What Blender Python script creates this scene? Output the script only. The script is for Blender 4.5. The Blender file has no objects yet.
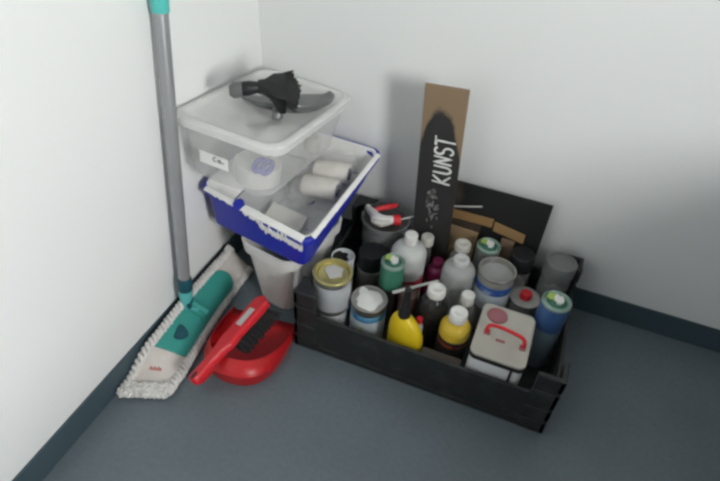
import bpy, bmesh, math, random
from mathutils import Vector, Matrix, noise as mnoise
random.seed(7)
PI = math.pi
V = Vector
scene = bpy.context.scene
COL = scene.collection

# ------------------------------------------------------------------ materials
def nodes_of(name):
    m = bpy.data.materials.new(name); m.use_nodes = True
    nt = m.node_tree
    return m, nt, nt.nodes['Principled BSDF']

def lin(h):
    h = h.lstrip('#'); out = []
    for i in (0, 2, 4):
        c = int(h[i:i+2], 16) / 255
        out.append(c / 12.92 if c <= .04045 else ((c + .055) / 1.055) ** 2.4)
    return tuple(out)

def pm(name, col, rough=.5, metal=0., var=.15, scale=18., bump=0., bscale=60., spec=.4, col2=None, thr=None, soft=.06, trans=0.):
    """Principled material with a little noise; col2/thr mixes a second colour in patches."""
    if isinstance(col, str): col = lin(col)
    if isinstance(col2, str): col2 = lin(col2)
    m, nt, b = nodes_of(name)
    tc = nt.nodes.new('ShaderNodeTexCoord')
    nz = nt.nodes.new('ShaderNodeTexNoise'); nz.inputs['Scale'].default_value = scale; nz.inputs['Detail'].default_value = 5
    nt.links.new(tc.outputs['Object'], nz.inputs['Vector'])
    mx = nt.nodes.new('ShaderNodeMix'); mx.data_type = 'RGBA'
    if col2 is None:
        mx.inputs[6].default_value = tuple(c * (1 - var) for c in col) + (1,)
        mx.inputs[7].default_value = tuple(min(1, c * (1 + var)) for c in col) + (1,)
        nt.links.new(nz.outputs['Fac'], mx.inputs[0])
    else:
        mx.inputs[6].default_value = tuple(col) + (1,)
        mx.inputs[7].default_value = tuple(col2) + (1,)
        mr = nt.nodes.new('ShaderNodeMapRange')
        mr.inputs[1].default_value = thr - soft; mr.inputs[2].default_value = thr + soft
        nt.links.new(nz.outputs['Fac'], mr.inputs[0]); nt.links.new(mr.outputs[0], mx.inputs[0])
    nt.links.new(mx.outputs[2], b.inputs['Base Color'])
    b.inputs['Roughness'].default_value = rough
    b.inputs['Metallic'].default_value = metal
    b.inputs['Specular IOR Level'].default_value = spec
    if trans: b.inputs['Transmission Weight'].default_value = trans
    if bump:
        n2 = nt.nodes.new('ShaderNodeTexNoise'); n2.inputs['Scale'].default_value = bscale; n2.inputs['Detail'].default_value = 4
        nt.links.new(tc.outputs['Object'], n2.inputs['Vector'])
        bp = nt.nodes.new('ShaderNodeBump'); bp.inputs['Strength'].default_value = bump; bp.inputs['Distance'].default_value = .004
        nt.links.new(n2.outputs['Fac'], bp.inputs['Height']); nt.links.new(bp.outputs[0], b.inputs['Normal'])
    return m

def clear(name, col, opac, rough=.25, spec=.5):
    """See-through plastic: part of the light passes straight on, the rest scatters on the plastic."""
    if isinstance(col, str): col = lin(col)
    m, nt, b = nodes_of(name)
    tc = nt.nodes.new('ShaderNodeTexCoord')
    nz = nt.nodes.new('ShaderNodeTexNoise'); nz.inputs['Scale'].default_value = 14
    nt.links.new(tc.outputs['Object'], nz.inputs['Vector'])
    mr = nt.nodes.new('ShaderNodeMapRange'); mr.inputs[3].default_value = opac * .85; mr.inputs[4].default_value = min(1, opac * 1.15)
    nt.links.new(nz.outputs['Fac'], mr.inputs[0])
    b.inputs['Base Color'].default_value = tuple(col) + (1,)
    b.inputs['Roughness'].default_value = rough
    b.inputs['Specular IOR Level'].default_value = spec
    tr = nt.nodes.new('ShaderNodeBsdfTransparent')
    mix = nt.nodes.new('ShaderNodeMixShader')
    nt.links.new(mr.outputs[0], mix.inputs[0]); nt.links.new(tr.outputs[0], mix.inputs[1]); nt.links.new(b.outputs[0], mix.inputs[2])
    nt.links.new(mix.outputs[0], nt.nodes['Material Output'].inputs['Surface'])
    return m

M = {}
M['wall'] = pm('wall paint', (.75, .763, .757), .85, var=.02, scale=3, bump=.06, bscale=220, spec=.2)
M['base'] = pm('dark blue grey skirting', (.052, .083, .10), .42, var=.15, scale=6)
M['oldwhite'] = pm('old white plastic', (.60, .60, .57), .5, var=.12, scale=12)
M['bucket'] = pm('paint bucket plastic', (.74, .735, .71), .5, var=.16, scale=9)
M['tray_blue'] = pm('blue tray plastic', (.018, .028, .36), .38, var=.15, scale=8)
M['paint_white'] = pm('dried white wall paint', (.78, .78, .76), .6, var=.06, scale=30, bump=.2, bscale=90)
M['paint_film'] = pm('white paint over blue tray', (.54, .55, .56), .55, scale=30, col2=(.03, .045, .30), thr=.71, soft=.012, bump=.3, bscale=120)
M['grip_teal'] = pm('teal grip plastic', (.10, .52, .48), .45, var=.05)
M['joint_teal'] = pm('light teal plastic', (.10, .46, .45), .4, var=.08)
M['plate_teal'] = pm('teal mop plate plastic', (.035, .29, .25), .55, var=.12, scale=14)
M['dark_teal'] = pm('dark petrol plastic', (.008, .075, .10), .45, var=.1)
M['alu'] = pm('brushed aluminium tube', (.36, .37, .38), .42, metal=.55, var=.06, scale=20)
M['cotton'] = pm('grey white cotton mop yarn', (.70, .685, .66), .95, var=.22, scale=70, bump=.6, bscale=200, spec=.1)
M['cotton_dark'] = pm('grey cotton backing', (.36, .345, .33), .95, var=.3, scale=60, bump=.4, bscale=200, spec=.1)
M['pocket'] = pm('beige canvas pocket', (.62, .575, .54), .95, var=.10, scale=25, bump=.3, bscale=300, spec=.1)
M['tagred'] = pm('faded red print', (.45, .14, .14), .8)
M['red'] = pm('red plastic', (.52, .012, .016), .38, var=.12, scale=10, spec=.5)
M['red_light'] = pm('bright red plastic', (.62, .02, .03), .4, var=.08)
M['black'] = pm('black plastic', (.012, .013, .014), .45, var=.3, scale=30)
M['crate'] = pm('scuffed black crate plastic', (.017, .019, .019), .5, scale=26, col2=(.036, .039, .038), thr=.60, soft=.1, bump=.15)
M['bristle'] = pm('black bristle', (.008, .008, .009), .7, var=.4, scale=60)
M['sticker'] = pm('worn paper sticker', (.55, .54, .52), .8, scale=120, col2=(.12, .12, .12), thr=.66, soft=.05)
M['paper'] = pm('white paper label', (.78, .78, .76), .8, var=.04)
M['grey_plastic'] = pm('smoked grey plastic', (.115, .125, .125), .3, var=.15, scale=9, spec=.6)
M['lid_milky'] = clear('milky lid plastic', (.86, .86, .84), .50, .35)
M['box_clear'] = clear('clear box plastic', (.76, .76, .75), .22, .25)
M['lid_edge'] = clear('lid rim plastic', (.84, .84, .83), .42, .3)
M['violet'] = pm('violet blue plastic', (.10, .11, .40), .35, var=.08)
M['tin'] = pm('bare tin metal', (.46, .45, .42), .38, metal=.85, var=.2, scale=22)
M['dulltin'] = pm('dull tin lid', (.40, .395, .37), .55, metal=.35, var=.15, scale=22)
M['gold'] = pm('gold lacquered tin', (.58, .52, .22), .38, metal=.6, var=.2, scale=20)
M['can_grey'] = pm('pale grey can label', (.46, .48, .50), .5, var=.1, scale=16)
M['can_white'] = pm('white can label', (.62, .64, .65), .5, var=.1, scale=12)
M['can_pale'] = pm('pale blue can label', (.58, .64, .69), .5, var=.1, scale=12)
M['band_blue'] = pm('blue print band', (.05, .24, .50), .5, scale=30, col2=(.15, .40, .62), thr=.5, soft=.1)
M['band_royal'] = pm('royal blue print', (.04, .12, .42), .5, scale=30, col2=(.35, .45, .62), thr=.62, soft=.05)
M['yellow'] = pm('yellow plastic', (.72, .52, .015), .35, var=.06, scale=12)
M['yellow_dull'] = pm('ochre yellow liquid bottle', (.62, .43, .04), .35, var=.1, scale=12)
M['lime'] = pm('lime green print', (.35, .50, .10), .5)
M['can_green'] = pm('green spray can lacquer', (.045, .20, .13), .35, var=.15, scale=14, spec=.6)
M['ring_green'] = pm('grey green can shoulder', (.27, .38, .33), .4, metal=.3, var=.15, scale=30)
M['dome_green'] = pm('dark green can dome', (.03, .13, .09), .4, var=.3, scale=40)
M['can_silver'] = pm('silver spray can lacquer', (.33, .35, .33), .35, metal=.5, var=.12, scale=14)
M['can_blue'] = pm('blue spray can lacquer', (.05, .12, .30), .35, var=.2, scale=14, spec=.6)
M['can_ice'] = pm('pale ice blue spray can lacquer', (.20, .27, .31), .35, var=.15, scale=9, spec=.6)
M['cap_white'] = pm('white screw cap', (.72, .71, .68), .45, var=.06, scale=20)
M['cap_cream'] = pm('greyed white screw cap', (.56, .55, .50), .5, var=.12, scale=20)
M['hdpe'] = pm('frosted white bottle plastic', (.56, .57, .56), .45, var=.07, scale=8)
M['hdpe_clear'] = clear('frosted translucent bottle', (.50, .51, .50), .72, .35)
M['smoke'] = clear('dark clear bottle', (.05, .05, .05), .62, .18, .6)
M['glass_grey'] = clear('grey clear jar', (.30, .31, .31), .55, .15, .7)
M['glass'] = clear('clear glass', (.48, .48, .46), .32, .08, .8)
M['liquid_dark'] = pm('dark liquid', (.018, .016, .015), .25)
M['contents'] = pm('grey brush water', (.10, .10, .095), .3, var=.3)
M['magenta'] = pm('magenta liquid bottle', (.20, .02, .075), .3, var=.15)
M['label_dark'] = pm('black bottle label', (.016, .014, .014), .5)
M['label_red'] = pm('red label', (.40, .035, .05), .5, scale=60, col2=(.55, .40, .40), thr=.62, soft=.04)
M['orange'] = pm('orange red print', (.62, .10, .03), .5)
M['grey_paint'] = pm('grey paint skin', (.33, .335, .33), .4, var=.12, scale=40)
M['brown'] = pm('red brown jar', (.075, .040, .032), .5, var=.2)
M['card_dark'] = pm('dark brown cardboard', (.065, .052, .042), .8, var=.2, scale=12)
M['wood'] = pm('yellow brown wood strip', (.30, .175, .07), .7, var=.25, scale=8)
M['wood2'] = pm('ochre wood strip', (.33, .20, .085), .7, var=.2, scale=8)
M['wood3'] = pm('pale wood board', (.33, .23, .125), .75, var=.2, scale=8)
M['cardboard'] = pm('brown cardboard', (.22, .15, .10), .85, var=.15)
M['stick_white'] = pm('white plastic stick', (.58, .57, .54), .5, var=.08)
M['canister'] = pm('greyed cream tin lid', (.47, .455, .40), .5, metal=.1, var=.06, scale=10)
M['canister_body'] = pm('white lacquered tin', (.68, .69, .70), .4, var=.05)
M['pink'] = pm('dull pink plastic', (.33, .12, .135), .45, var=.12)
M['cream_roll'] = pm('cream lambskin roller', (.78, .75, .69), .95, scale=16, col2=(.50, .36, .22), thr=.70, soft=.03, bump=.8, bscale=160, spec=.1)
M['film'] = clear('clear plastic bag', (.75, .75, .75), .20, .12, .9)
M['chalk'] = pm('white hand brushed paint', (.72, .73, .70), .8, var=.1, scale=80)
M['smear'] = pm('grey smeared paint', (.20, .20, .19), .85, var=.3, scale=60)

M['smear_dark'] = pm('thin grey smear', (.075, .075, .07), .85, scale=90, col2=(.20, .20, .19), thr=.56, soft=.06)
M['jar_lid'] = pm('dull grey jar lid', (.15, .155, .155), .35, var=.1)
M['gap_dark'] = pm('dark strip for the shaded gap', (.05, .034, .024), .7, var=.2)  # dark colour standing in for the shade between the boards

def floor_mat():
    m, nt, b = nodes_of('blue grey linoleum')
    tc = nt.nodes.new('ShaderNodeTexCoord')
    n1 = nt.nodes.new('ShaderNodeTexNoise'); n1.inputs['Scale'].default_value = 90; n1.inputs['Detail'].default_value = 4
    n2 = nt.nodes.new('ShaderNodeTexNoise'); n2.inputs['Scale'].default_value = 5; n2.inputs['Detail'].default_value = 3
    for n in (n1, n2): nt.links.new(tc.outputs['Object'], n.inputs['Vector'])
    m1 = nt.nodes.new('ShaderNodeMix'); m1.data_type = 'RGBA'
    m1.inputs[6].default_value = (.128, .163, .184, 1); m1.inputs[7].default_value = (.186, .226, .252, 1)
    nt.links.new(n1.outputs['Fac'], m1.inputs[0])
    m2 = nt.nodes.new('ShaderNodeMix'); m2.data_type = 'RGBA'; m2.blend_type = 'MULTIPLY'
    m2.inputs[0].default_value = .3
    nt.links.new(m1.outputs[2], m2.inputs[6]); nt.links.new(n2.outputs['Fac'], m2.inputs[7])
    nt.links.new(m2.outputs[2], b.inputs['Base Color'])
    b.inputs['Roughness'].default_value = .5; b.inputs['Specular IOR Level'].default_value = .3
    return m
M['floor'] = floor_mat()

def sign_mat():
    """raw brown board with a ragged black painted field"""
    m, nt, b = nodes_of('painted sign board')
    tc = nt.nodes.new('ShaderNodeTexCoord')
    sep = nt.nodes.new('ShaderNodeSeparateXYZ'); nt.links.new(tc.outputs['Object'], sep.inputs[0])
    nz = nt.nodes.new('ShaderNodeTexNoise'); nz.inputs['Scale'].default_value = 22; nz.inputs['Detail'].default_value = 4
    nt.links.new(tc.outputs['Object'], nz.inputs['Vector'])
    def math_(op, a, b_=None):
        n = nt.nodes.new('ShaderNodeMath'); n.operation = op
        for i, x in enumerate((a, b_)):
            if x is None: continue
            if isinstance(x, (int, float)): n.inputs[i].default_value = x
            else: nt.links.new(x, n.inputs[i])
        return n.outputs[0]
    # height limit drops away from the centre of the board
    xx = math_('MULTIPLY', math_('SUBTRACT', sep.outputs['X'], -.004), math_('SUBTRACT', sep.outputs['X'], -.004))
    lim = math_('SUBTRACT', .522, math_('MULTIPLY', xx, 45.))
    lim = math_('ADD', lim, math_('MULTIPLY', math_('SUBTRACT', nz.outputs['Fac'], .5), .07))
    d = math_('SUBTRACT', lim, sep.outputs['Z'])
    mr = nt.nodes.new('ShaderNodeMapRange'); mr.inputs[1].default_value = -.008; mr.inputs[2].default_value = .012
    nt.links.new(d, mr.inputs[0])
    mx = nt.nodes.new('ShaderNodeMix'); mx.data_type = 'RGBA'
    mx.inputs[6].default_value = (.235, .165, .10, 1); mx.inputs[7].default_value = (.022, .022, .021, 1)
    nt.links.new(mr.outputs[0], mx.inputs[0]); nt.links.new(mx.outputs[2], b.inputs['Base Color'])
    b.inputs['Roughness'].default_value = .6
    return m
M['sign'] = sign_mat()

def panel_mat():
    m, nt, b = nodes_of('black painted panel with bare corner')
    tc = nt.nodes.new('ShaderNodeTexCoord')
    sep = nt.nodes.new('ShaderNodeSeparateXYZ'); nt.links.new(tc.outputs['Object'], sep.inputs[0])
    nz = nt.nodes.new('ShaderNodeTexNoise'); nz.inputs['Scale'].default_value = 14
    nt.links.new(tc.outputs['Object'], nz.inputs['Vector'])
    ad = nt.nodes.new('ShaderNodeMath'); ad.operation = 'MULTIPLY_ADD'; ad.inputs[1].default_value = .06
    nt.links.new(nz.outputs['Fac'], ad.inputs[0]); nt.links.new(sep.outputs['X'], ad.inputs[2])
    mr = nt.nodes.new('ShaderNodeMapRange'); mr.inputs[1].default_value = -.065; mr.inputs[2].default_value = -.035
    nt.links.new(ad.outputs[0], mr.inputs[0])
    mx = nt.nodes.new('ShaderNodeMix'); mx.data_type = 'RGBA'
    mx.inputs[6].default_value = (.10, .075, .052, 1); mx.inputs[7].default_value = (.009, .010, .010, 1)
    nt.links.new(mr.outputs[0], mx.inputs[0]); nt.links.new(mx.outputs[2], b.inputs['Base Color'])
    b.inputs['Roughness'].default_value = .55
    return m
M['panel'] = panel_mat()

# ------------------------------------------------------------------ object helpers
def obj(name, bm, mat, parent=None, smooth=True, angle=38, bevel=0.):
    me = bpy.data.meshes.new(name)
    bmesh.ops.recalc_face_normals(bm, faces=bm.faces[:])
    bm.to_mesh(me); bm.free()
    if smooth:
        for p in me.polygons: p.use_smooth = True
        me.set_sharp_from_angle(angle=math.radians(angle))
    for mt in (mat if isinstance(mat, (list, tuple)) else [mat]):
        me.materials.append(M[mt])
    o = bpy.data.objects.new(name, me); COL.objects.link(o)
    if parent is not None: o.parent = parent
    if bevel:
        b = o.modifiers.new('bevel', 'BEVEL'); b.width = bevel; b.segments = 2; b.limit_method = 'ANGLE'
    return o

def tag(o, label, cat, group=None):
    o['label'] = label; o['category'] = cat
    if group: o['group'] = group
    return o

def thing(name, label, cat, loc=(0, 0, 0), rot=(0, 0, 0), group=None):
    o = bpy.data.objects.new(name, None); COL.objects.link(o)
    o.empty_display_size = .02
    o.location = loc; o.rotation_euler = rot
    return tag(o, label, cat, group)

def struct(name, bm, mat, **k):
    o = obj(name, bm, mat, **k); o['kind'] = 'structure'; return o

def box(bm, x0, x1, y0, y1, z0, z1, mtx=None):
    vs = [V((x, y, z)) for z in (z0, z1) for y in (y0, y1) for x in (x0, x1)]
    if mtx is not None: vs = [mtx @ v for v in vs]
    v = [bm.verts.new(p) for p in vs]
    for f in ((0, 2, 3, 1), (4, 5, 7, 6), (0, 1, 5, 4), (2, 6, 7, 3), (0, 4, 6, 2), (1, 3, 7, 5)):
        bm.faces.new([v[i] for i in f])
    return bm

def B(): return bmesh.new()

def lathe(prof, n=40, bm=None, mtx=None, knurl=0.):
    bm = bm or B(); rings = []
    for r, z in prof:
        if r < 1e-6:
            p = V((0, 0, z)); rings.append([bm.verts.new(mtx @ p if mtx is not None else p)])
        else:
            ring = []
            for i in range(n):
                rr = r * (1 - knurl * (i % 2))
                p = V((rr * math.cos(2*PI*i/n), rr * math.sin(2*PI*i/n), z))
                ring.append(bm.verts.new(mtx @ p if mtx is not None else p))
            rings.append(ring)
    for a, b in zip(rings, rings[1:]):
        if len(a) == 1 and len(b) == 1: continue
        for i in range(n):
            j = (i + 1) % n
            if len(a) == 1: bm.faces.new((a[0], b[j], b[i]))
            elif len(b) == 1: bm.faces.new((a[i], a[j], b[0]))
            else: bm.faces.new((a[i], a[j], b[j], b[i]))
    return bm

def tube(pts, r, n=10, bm=None, cap=True):
    bm = bm or B(); pts = [V(p) for p in pts]
    rs = r if isinstance(r, (list, tuple)) else [r] * len(pts)
    up = None; rings = []
    for i, p in enumerate(pts):
        t = (pts[min(i+1, len(pts)-1)] - pts[max(i-1, 0)]).normalized()
        if up is None:
            up = V((0, 0, 1)) if abs(t.z) < .9 else V((1, 0, 0))
        s = t.cross(up).normalized(); up = s.cross(t).normalized()
        rings.append([bm.verts.new(p + (s * math.cos(2*PI*k/n) + up * math.sin(2*PI*k/n)) * rs[i]) for k in range(n)])
    for a, b in zip(rings, rings[1:]):
        for k in range(n): bm.faces.new((a[k], a[(k+1) % n], b[(k+1) % n], b[k]))
    if cap:
        bm.faces.new(list(reversed(rings[0]))); bm.faces.new(rings[-1])
    return bm

def prism(outline, z0, z1, bm=None, mtx=None):
    bm = bm or B(); n = len(outline)
    mk = lambda x, y, z: bm.verts.new(mtx @ V((x, y, z)) if mtx is not None else V((x, y, z)))
    a = [mk(x, y, z0) for x, y in outline]; b = [mk(x, y, z1) for x, y in outline]
    for i in range(n): bm.faces.new((a[i], a[(i+1) % n], b[(i+1) % n], b[i]))
    bm.faces.new(list(reversed(a))); bm.faces.new(b)
    return bm

def rrect(hx, hy, r, seg=6, cx=0., cy=0.):
    out = []
    for k, (sx, sy) in enumerate(((1, 1), (-1, 1), (-1, -1), (1, -1))):
        for i in range(seg + 1):
            a = (k + i / seg) * PI / 2
            out.append((cx + sx * (hx - r) + r * math.cos(a), cy + sy * (hy - r) + r * math.sin(a)))
    return out

def loft(loops, bm=None, close0=True, close1=True):
    bm = bm or B(); rings = [[bm.verts.new(V(p)) for p in lp] for lp in loops]
    n = len(rings[0])
    for a, b in zip(rings, rings[1:]):
        for i in range(n): bm.faces.new((a[i], a[(i+1) % n], b[(i+1) % n], b[i]))
    if close0: bm.faces.new(list(reversed(rings[0])))
    if close1: bm.faces.new(rings[-1])
    return bm

def lp(outline, z): return [(x, y, z) for x, y in outline]

def blob(r, z0, z1, seed, n=36, rough=.22, cx=0., cy=0., sy=1.):
    out = []
    for i in range(n):
        a = 2*PI*i/n
        k = 1 + rough * mnoise.noise(V((math.cos(a)*1.4 + seed*3.1, math.sin(a)*1.4, seed)))*1.6
        out.append((cx + r*k*math.cos(a), cy + sy*r*k*math.sin(a)))
    return prism(out, z0, z1)

def frame(o, x, y, z):
    """matrix with columns x, y, z and origin o"""
    m = Matrix.Identity(4)
    for i, c in enumerate((V(x), V(y), V(z), V(o))):
        for k in range(3): m[k][i] = c[k]
    return m

# ------------------------------------------------------------------ the room
XR = 2.45                                                                  # right wall with the window
bm = B(); box(bm, -.2, XR + .2, -3.2, .2, -.05, 0); struct('floor', bm, 'floor', smooth=False)
bm = B(); box(bm, -.12, 0, -3.2, .12, 0, 2.6); struct('wall_left', bm, 'wall', smooth=False)
bm = B(); box(bm, 0, XR + .12, 0, .12, 0, 2.6); struct('wall_back', bm, 'wall', smooth=False)
HB = .073
bm = B(); box(bm, 0, .005, -3.2, 0, 0, HB); struct('baseboard_left', bm, 'base', bevel=.002)
bm = B(); box(bm, .005, XR, -.005, 0, 0, HB); struct('baseboard_back', bm, 'base', bevel=.002)
WZ0, WZ1, WY0, WY1 = 1.02, 1.95, -2.30, -1.58
bm = B()
box(bm, XR, XR + .2, -3.2, 0, 0, WZ0); box(bm, XR, XR + .2, -3.2, 0, WZ1, 2.6)
box(bm, XR, XR + .2, -3.2, WY0, WZ0, WZ1); box(bm, XR, XR + .2, WY1, 0, WZ0, WZ1)
struct('wall_right', bm, 'wall', smooth=False)
bm = B(); box(bm, 1.40, XR - .001, -2.9, -.02, .001, .665); struct('shade_block_2', bm, 'base', smooth=False)      # unseen dark block added to shade the lower right wall and floor
bm = B(); box(bm, 1.38, XR - .001, -2.92, -.01, .667, .69); struct('shade_block_1', bm, 'oldwhite', bevel=.004)  # unseen top slab of the added shading block

# ------------------------------------------------------------------ flat mop
MC = V((.050, -.480, 0))
mop = thing('flat_mop', 'teal flat mop with fringed cotton pad and long grey pole against the left wall', 'mop', MC)
PW, PL = .050, .220
# the pad leans against the skirting: its right edge lies on the floor, its left edge is turned up
def piece(y, tab):
    for (a, va), (b, vb) in zip(tab, tab[1:]):
        if y <= b or (b, vb) == tab[-1]:
            t = max(0, min(1, (y - a)/(b - a))); return va + (vb - va)*t
EDGE = [(-.72, .122), (-.66, .112), (-.60, .101), (-.54, .092), (-.48, .081), (-.42, .074), (-.35, .070), (-.24, .066)]
def surf(x, y, h):
    """pad coordinates (x across, y along, h above the underside) to mop space"""
    kk = max(0, min(1, (y + PL)/(2*PL)))
    y = y + (.040 - .026*kk) * (x/(2*PW) + .5) - .014*(1 - kk)
    yw = MC.y + y
    xr = (piece(yw - .03, EDGE) + piece(yw, EDGE) + piece(yw + .03, EDGE)) / 3
    w = .108 - .012 * kk
    c = min(1, max(.2, (xr - .0115) / w)); th = math.acos(c)
    k = max(0, min(1, (y + PL - .01) / .10)); th *= k*k*(3 - 2*k)
    d = (PW - x) / (2*PW) * w
    hh = h + .0015
    xx, zz = xr - d*math.cos(th) + hh*math.sin(th), d*math.sin(th) + hh*math.cos(th)
    return V((max(xx, .0110), yw, max(zz, .002))) - MC
tf = surf
def sframe(x, y, h):
    o = surf(x, y, h); ex = (surf(x + .004, y, h) - surf(x - .004, y, h)).normalized(); ey = (surf(x, y + .004, h) - surf(x, y - .004, h)).normalized()
    ez = ex.cross(ey).normalized(); ey = ez.cross(ex)
    return frame(o, ex, ey, ez)
bm = B(); nx, ny = 10, 60; top, bot = [], []
for j in range(ny + 1):
    y = -PL + 2*PL*j/ny
    top.append([bm.verts.new(surf(-PW*.9 + 1.8*PW*i/nx, y, .010)) for i in range(nx + 1)])
    bot.append([bm.verts.new(surf(-PW*.9 + 1.8*PW*i/nx, y, .001)) for i in range(nx + 1)])
for j in range(ny):
    for i in range(nx):
        bm.faces.new((top[j][i], top[j][i+1], top[j+1][i+1], top[j+1][i])); bm.faces.new((bot[j][i], bot[j+1][i], bot[j+1][i+1], bot[j][i+1]))
    bm.faces.new((top[j][0], top[j+1][0], bot[j+1][0], bot[j][0])); bm.faces.new((top[j][nx], bot[j][nx], bot[j+1][nx], top[j+1][nx]))
for i in range(nx):
    bm.faces.new((top[0][i], bot[0][i], bot[0][i+1], top[0][i+1])); bm.faces.new((top[ny][i], top[ny][i+1], bot[ny][i+1], bot[ny][i]))
pad = obj('mop_pad', bm, 'cotton_dark', mop)
# twisted cotton yarn along the edges
bm = B()
def rope(path, R, r, pitch, strands=3):
    """path: list of (x, y, h) pad coordinates"""
    L = 0.; acc = [0.]
    for a, b in zip(path, path[1:]): L += (V(a) - V(b)).length; acc.append(L)
    n = int(L / .0028)
    def at_(d):
        for k in range(len(path) - 1):
            if d <= acc[k+1]: 
                t = (d - acc[k]) / (acc[k+1] - acc[k]); return V(path[k]).lerp(V(path[k+1]), t), (V(path[k+1]) - V(path[k])).normalized()
        return V(path[-1]), (V(path[-1]) - V(path[-2])).normalized()
    for q in range(strands):
        pts, rr = [], []
        for i in range(n + 1):
            p, t = at_(L*i/n); nrm = V((t.y, -t.x, 0)); ph = 2*PI*(L*i/n/pitch + q/strands)
            k = 1 + .25*mnoise.noise(V((i*.11, q*5., R*900)))
            c = p + nrm*(R*k*math.cos(ph)) + V((0, 0, R*k*math.sin(ph)))
            pts.append(surf(*c)); rr.append(r*(1 + .2*mnoise.noise(V((i*.3, q*3., 1)))))
        tube(pts, rr, 7, bm)
hr = .0115
rope([(PW*.93, -PL + .004, hr), (PW*.90, 0, hr - .001), (PW*.86, PL - .004, hr - .001)], .0070, .0047, .032)
rope([(-PW*.86, -PL + .004, hr + .003), (-PW*.84, 0, hr + .002), (-PW*.82, PL - .004, hr + .002)], .0066, .0047, .032)
for k in range(3): rope([(-PW*.86, -PL + .001 + .009*k, hr + .001*k), (PW*.94, -PL + .001 + .009*k, hr + .001*k)], .0056, .0044, .026)
for i in range(120):                                              # loops at the near end
    x, y = random.uniform(-PW*.86, PW*.94), random.uniform(-PL - .006, -PL + .024)
    a = random.uniform(0, 2*PI); d = V((math.cos(a), math.sin(a), 0)) * .007
    q = V((x, y, .012 + random.random()*.006))
    tube([surf(*(q - d)), surf(*(q + V((0, 0, .006)))), surf(*(q + d))], [.003, .0042, .003], 6, bm)
for k in (-1, 1):
    for i in range(10):
        y = PL - .02 + random.uniform(-.006, .008); x = k*PW*.84 + random.uniform(-.008, .008)
        tube([surf(x, y, .008), surf(x + random.uniform(-.004, .004), y + .008, .016), surf(x + random.uniform(-.006, .006), y + .016, .008)], [.004, .005, .0035], 6, bm)
fr = obj('fringe', bm, 'cotton', pad); fr['kind'] = 'stuff'
def sheet(outline, h0, h1, cell=None):
    """a thin slab following the pad: outline rows (y, half width) from near to far"""
    bm = B(); T_, B_ = [], []
    for y, a, b in outline:
        T_.append([bm.verts.new(surf(a + (b - a)*i/8, y, h1)) for i in range(9)]); B_.append([bm.verts.new(surf(a + (b - a)*i/8, y, h0)) for i in range(9)])
    n = len(T_)
    for j in range(n - 1):
        for i in range(8):
            bm.faces.new((T_[j][i], T_[j][i+1], T_[j+1][i+1], T_[j+1][i])); bm.faces.new((B_[j][i], B_[j+1][i], B_[j+1][i+1], B_[j][i+1]))
        bm.faces.new((T_[j][0], T_[j+1][0], B_[j+1][0], B_[j][0])); bm.faces.new((T_[j][8], B_[j][8], B_[j+1][8], T_[j+1][8]))
    for i in range(8):
        bm.faces.new((T_[0][i], B_[0][i], B_[0][i+1], T_[0][i+1])); bm.faces.new((T_[-1][i], T_[-1][i+1], B_[-1][i+1], B_[-1][i]))
    return bm
ys = lambda a, b, n=14: [a + (b - a)*i/n for i in range(n + 1)]
pk = obj('pocket', sheet([(y, -.034, .036) for y in ys(-PL + .030, -PL + .108)], .009, .0135), 'pocket', pad)
bm = B()
FMk = sframe(-.002, -PL + .056, .0135)
for k in range(6):
    x0 = -.013 + k * .0045
    box(bm, x0, x0 + .0036, 0, (.006 if k % 2 else .0085), .0001, .0006, FMk)
obj('print', bm, 'tagred', pk, smooth=False)
obj('pocket', sheet([(y, -.033, .034) for y in ys(PL - .090, PL - .006)], .009, .0135), 'pocket', pad)
rows = []
y0, y1 = -PL + .104, PL - .070
for i in range(31):
    y = y0 + (y1 - y0)*i/30
    w = .0345
    if y > y1 - .034: w *= math.sqrt(max(.02, 1 - ((y - y1 + .034)/.0345)**2))
    if y < y0 + .006: w *= .97
    rows.append((y, -w + .0005, w + .0005))
plate = obj('mop_plate', sheet(rows, .0125, .0185), 'plate_teal', mop, bevel=.0012)
bm = B(); loft([[sframe(-.006, -.066, .0185) @ V((.015*math.cos(a) + .004*math.cos(2*a), .018*math.sin(a), z)) for a in [2*PI*i/24 for i in range(24)]] for z in (.0, .0035, .005)], bm)
obj('foot_pedal', bm, 'dark_teal', plate)
bm = B(); FH = sframe(-.008, .004, .0185)
box(bm, -.022, .024, -.010, .026, .0, .008, FH)
tube([FH @ V((-.024, .006, .013)), FH @ V((.024, .006, .013))], .0095, 14, bm)
obj('hinge', bm, 'plate_teal', plate, bevel=.002)
# pole
PB = V((.0365, -.478, .066)) - MC
PT = V((.0183, -.312, 1.18)) - MC
ax = (PT - PB).normalized()
at = lambda s: PB + ax * s
bm = tube([FH @ V((0, .006, .013)), at(.004), at(.026), at(.042), at(.056)], [.0105, .0125, .0145, .0165, .0160], 20)
jn = obj('joint', bm, 'joint_teal', mop)
bm = B(); tube([at(.018) + V((.012, -.008, 0)), at(.018) + V((.018, -.012, 0))], .0055, 12, bm)
obj('lock_button', bm, 'dark_teal', jn)
obj('collar', tube([at(.054), at(.058), at(.086), at(.090)], [.0160, .0175, .0165, .0150], 20), 'dark_teal', mop)
Ltot = (PT - PB).length
obj('pole', tube([at(.088), at(.4), at(Ltot - .02)], [.0138] * 3, 24), 'alu', mop)
obj('grip', tube([at(.676), at(.679), at(Ltot - .012), at(Ltot)], [.0150, .0164, .0164, .013], 24), 'grip_teal', mop)

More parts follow.
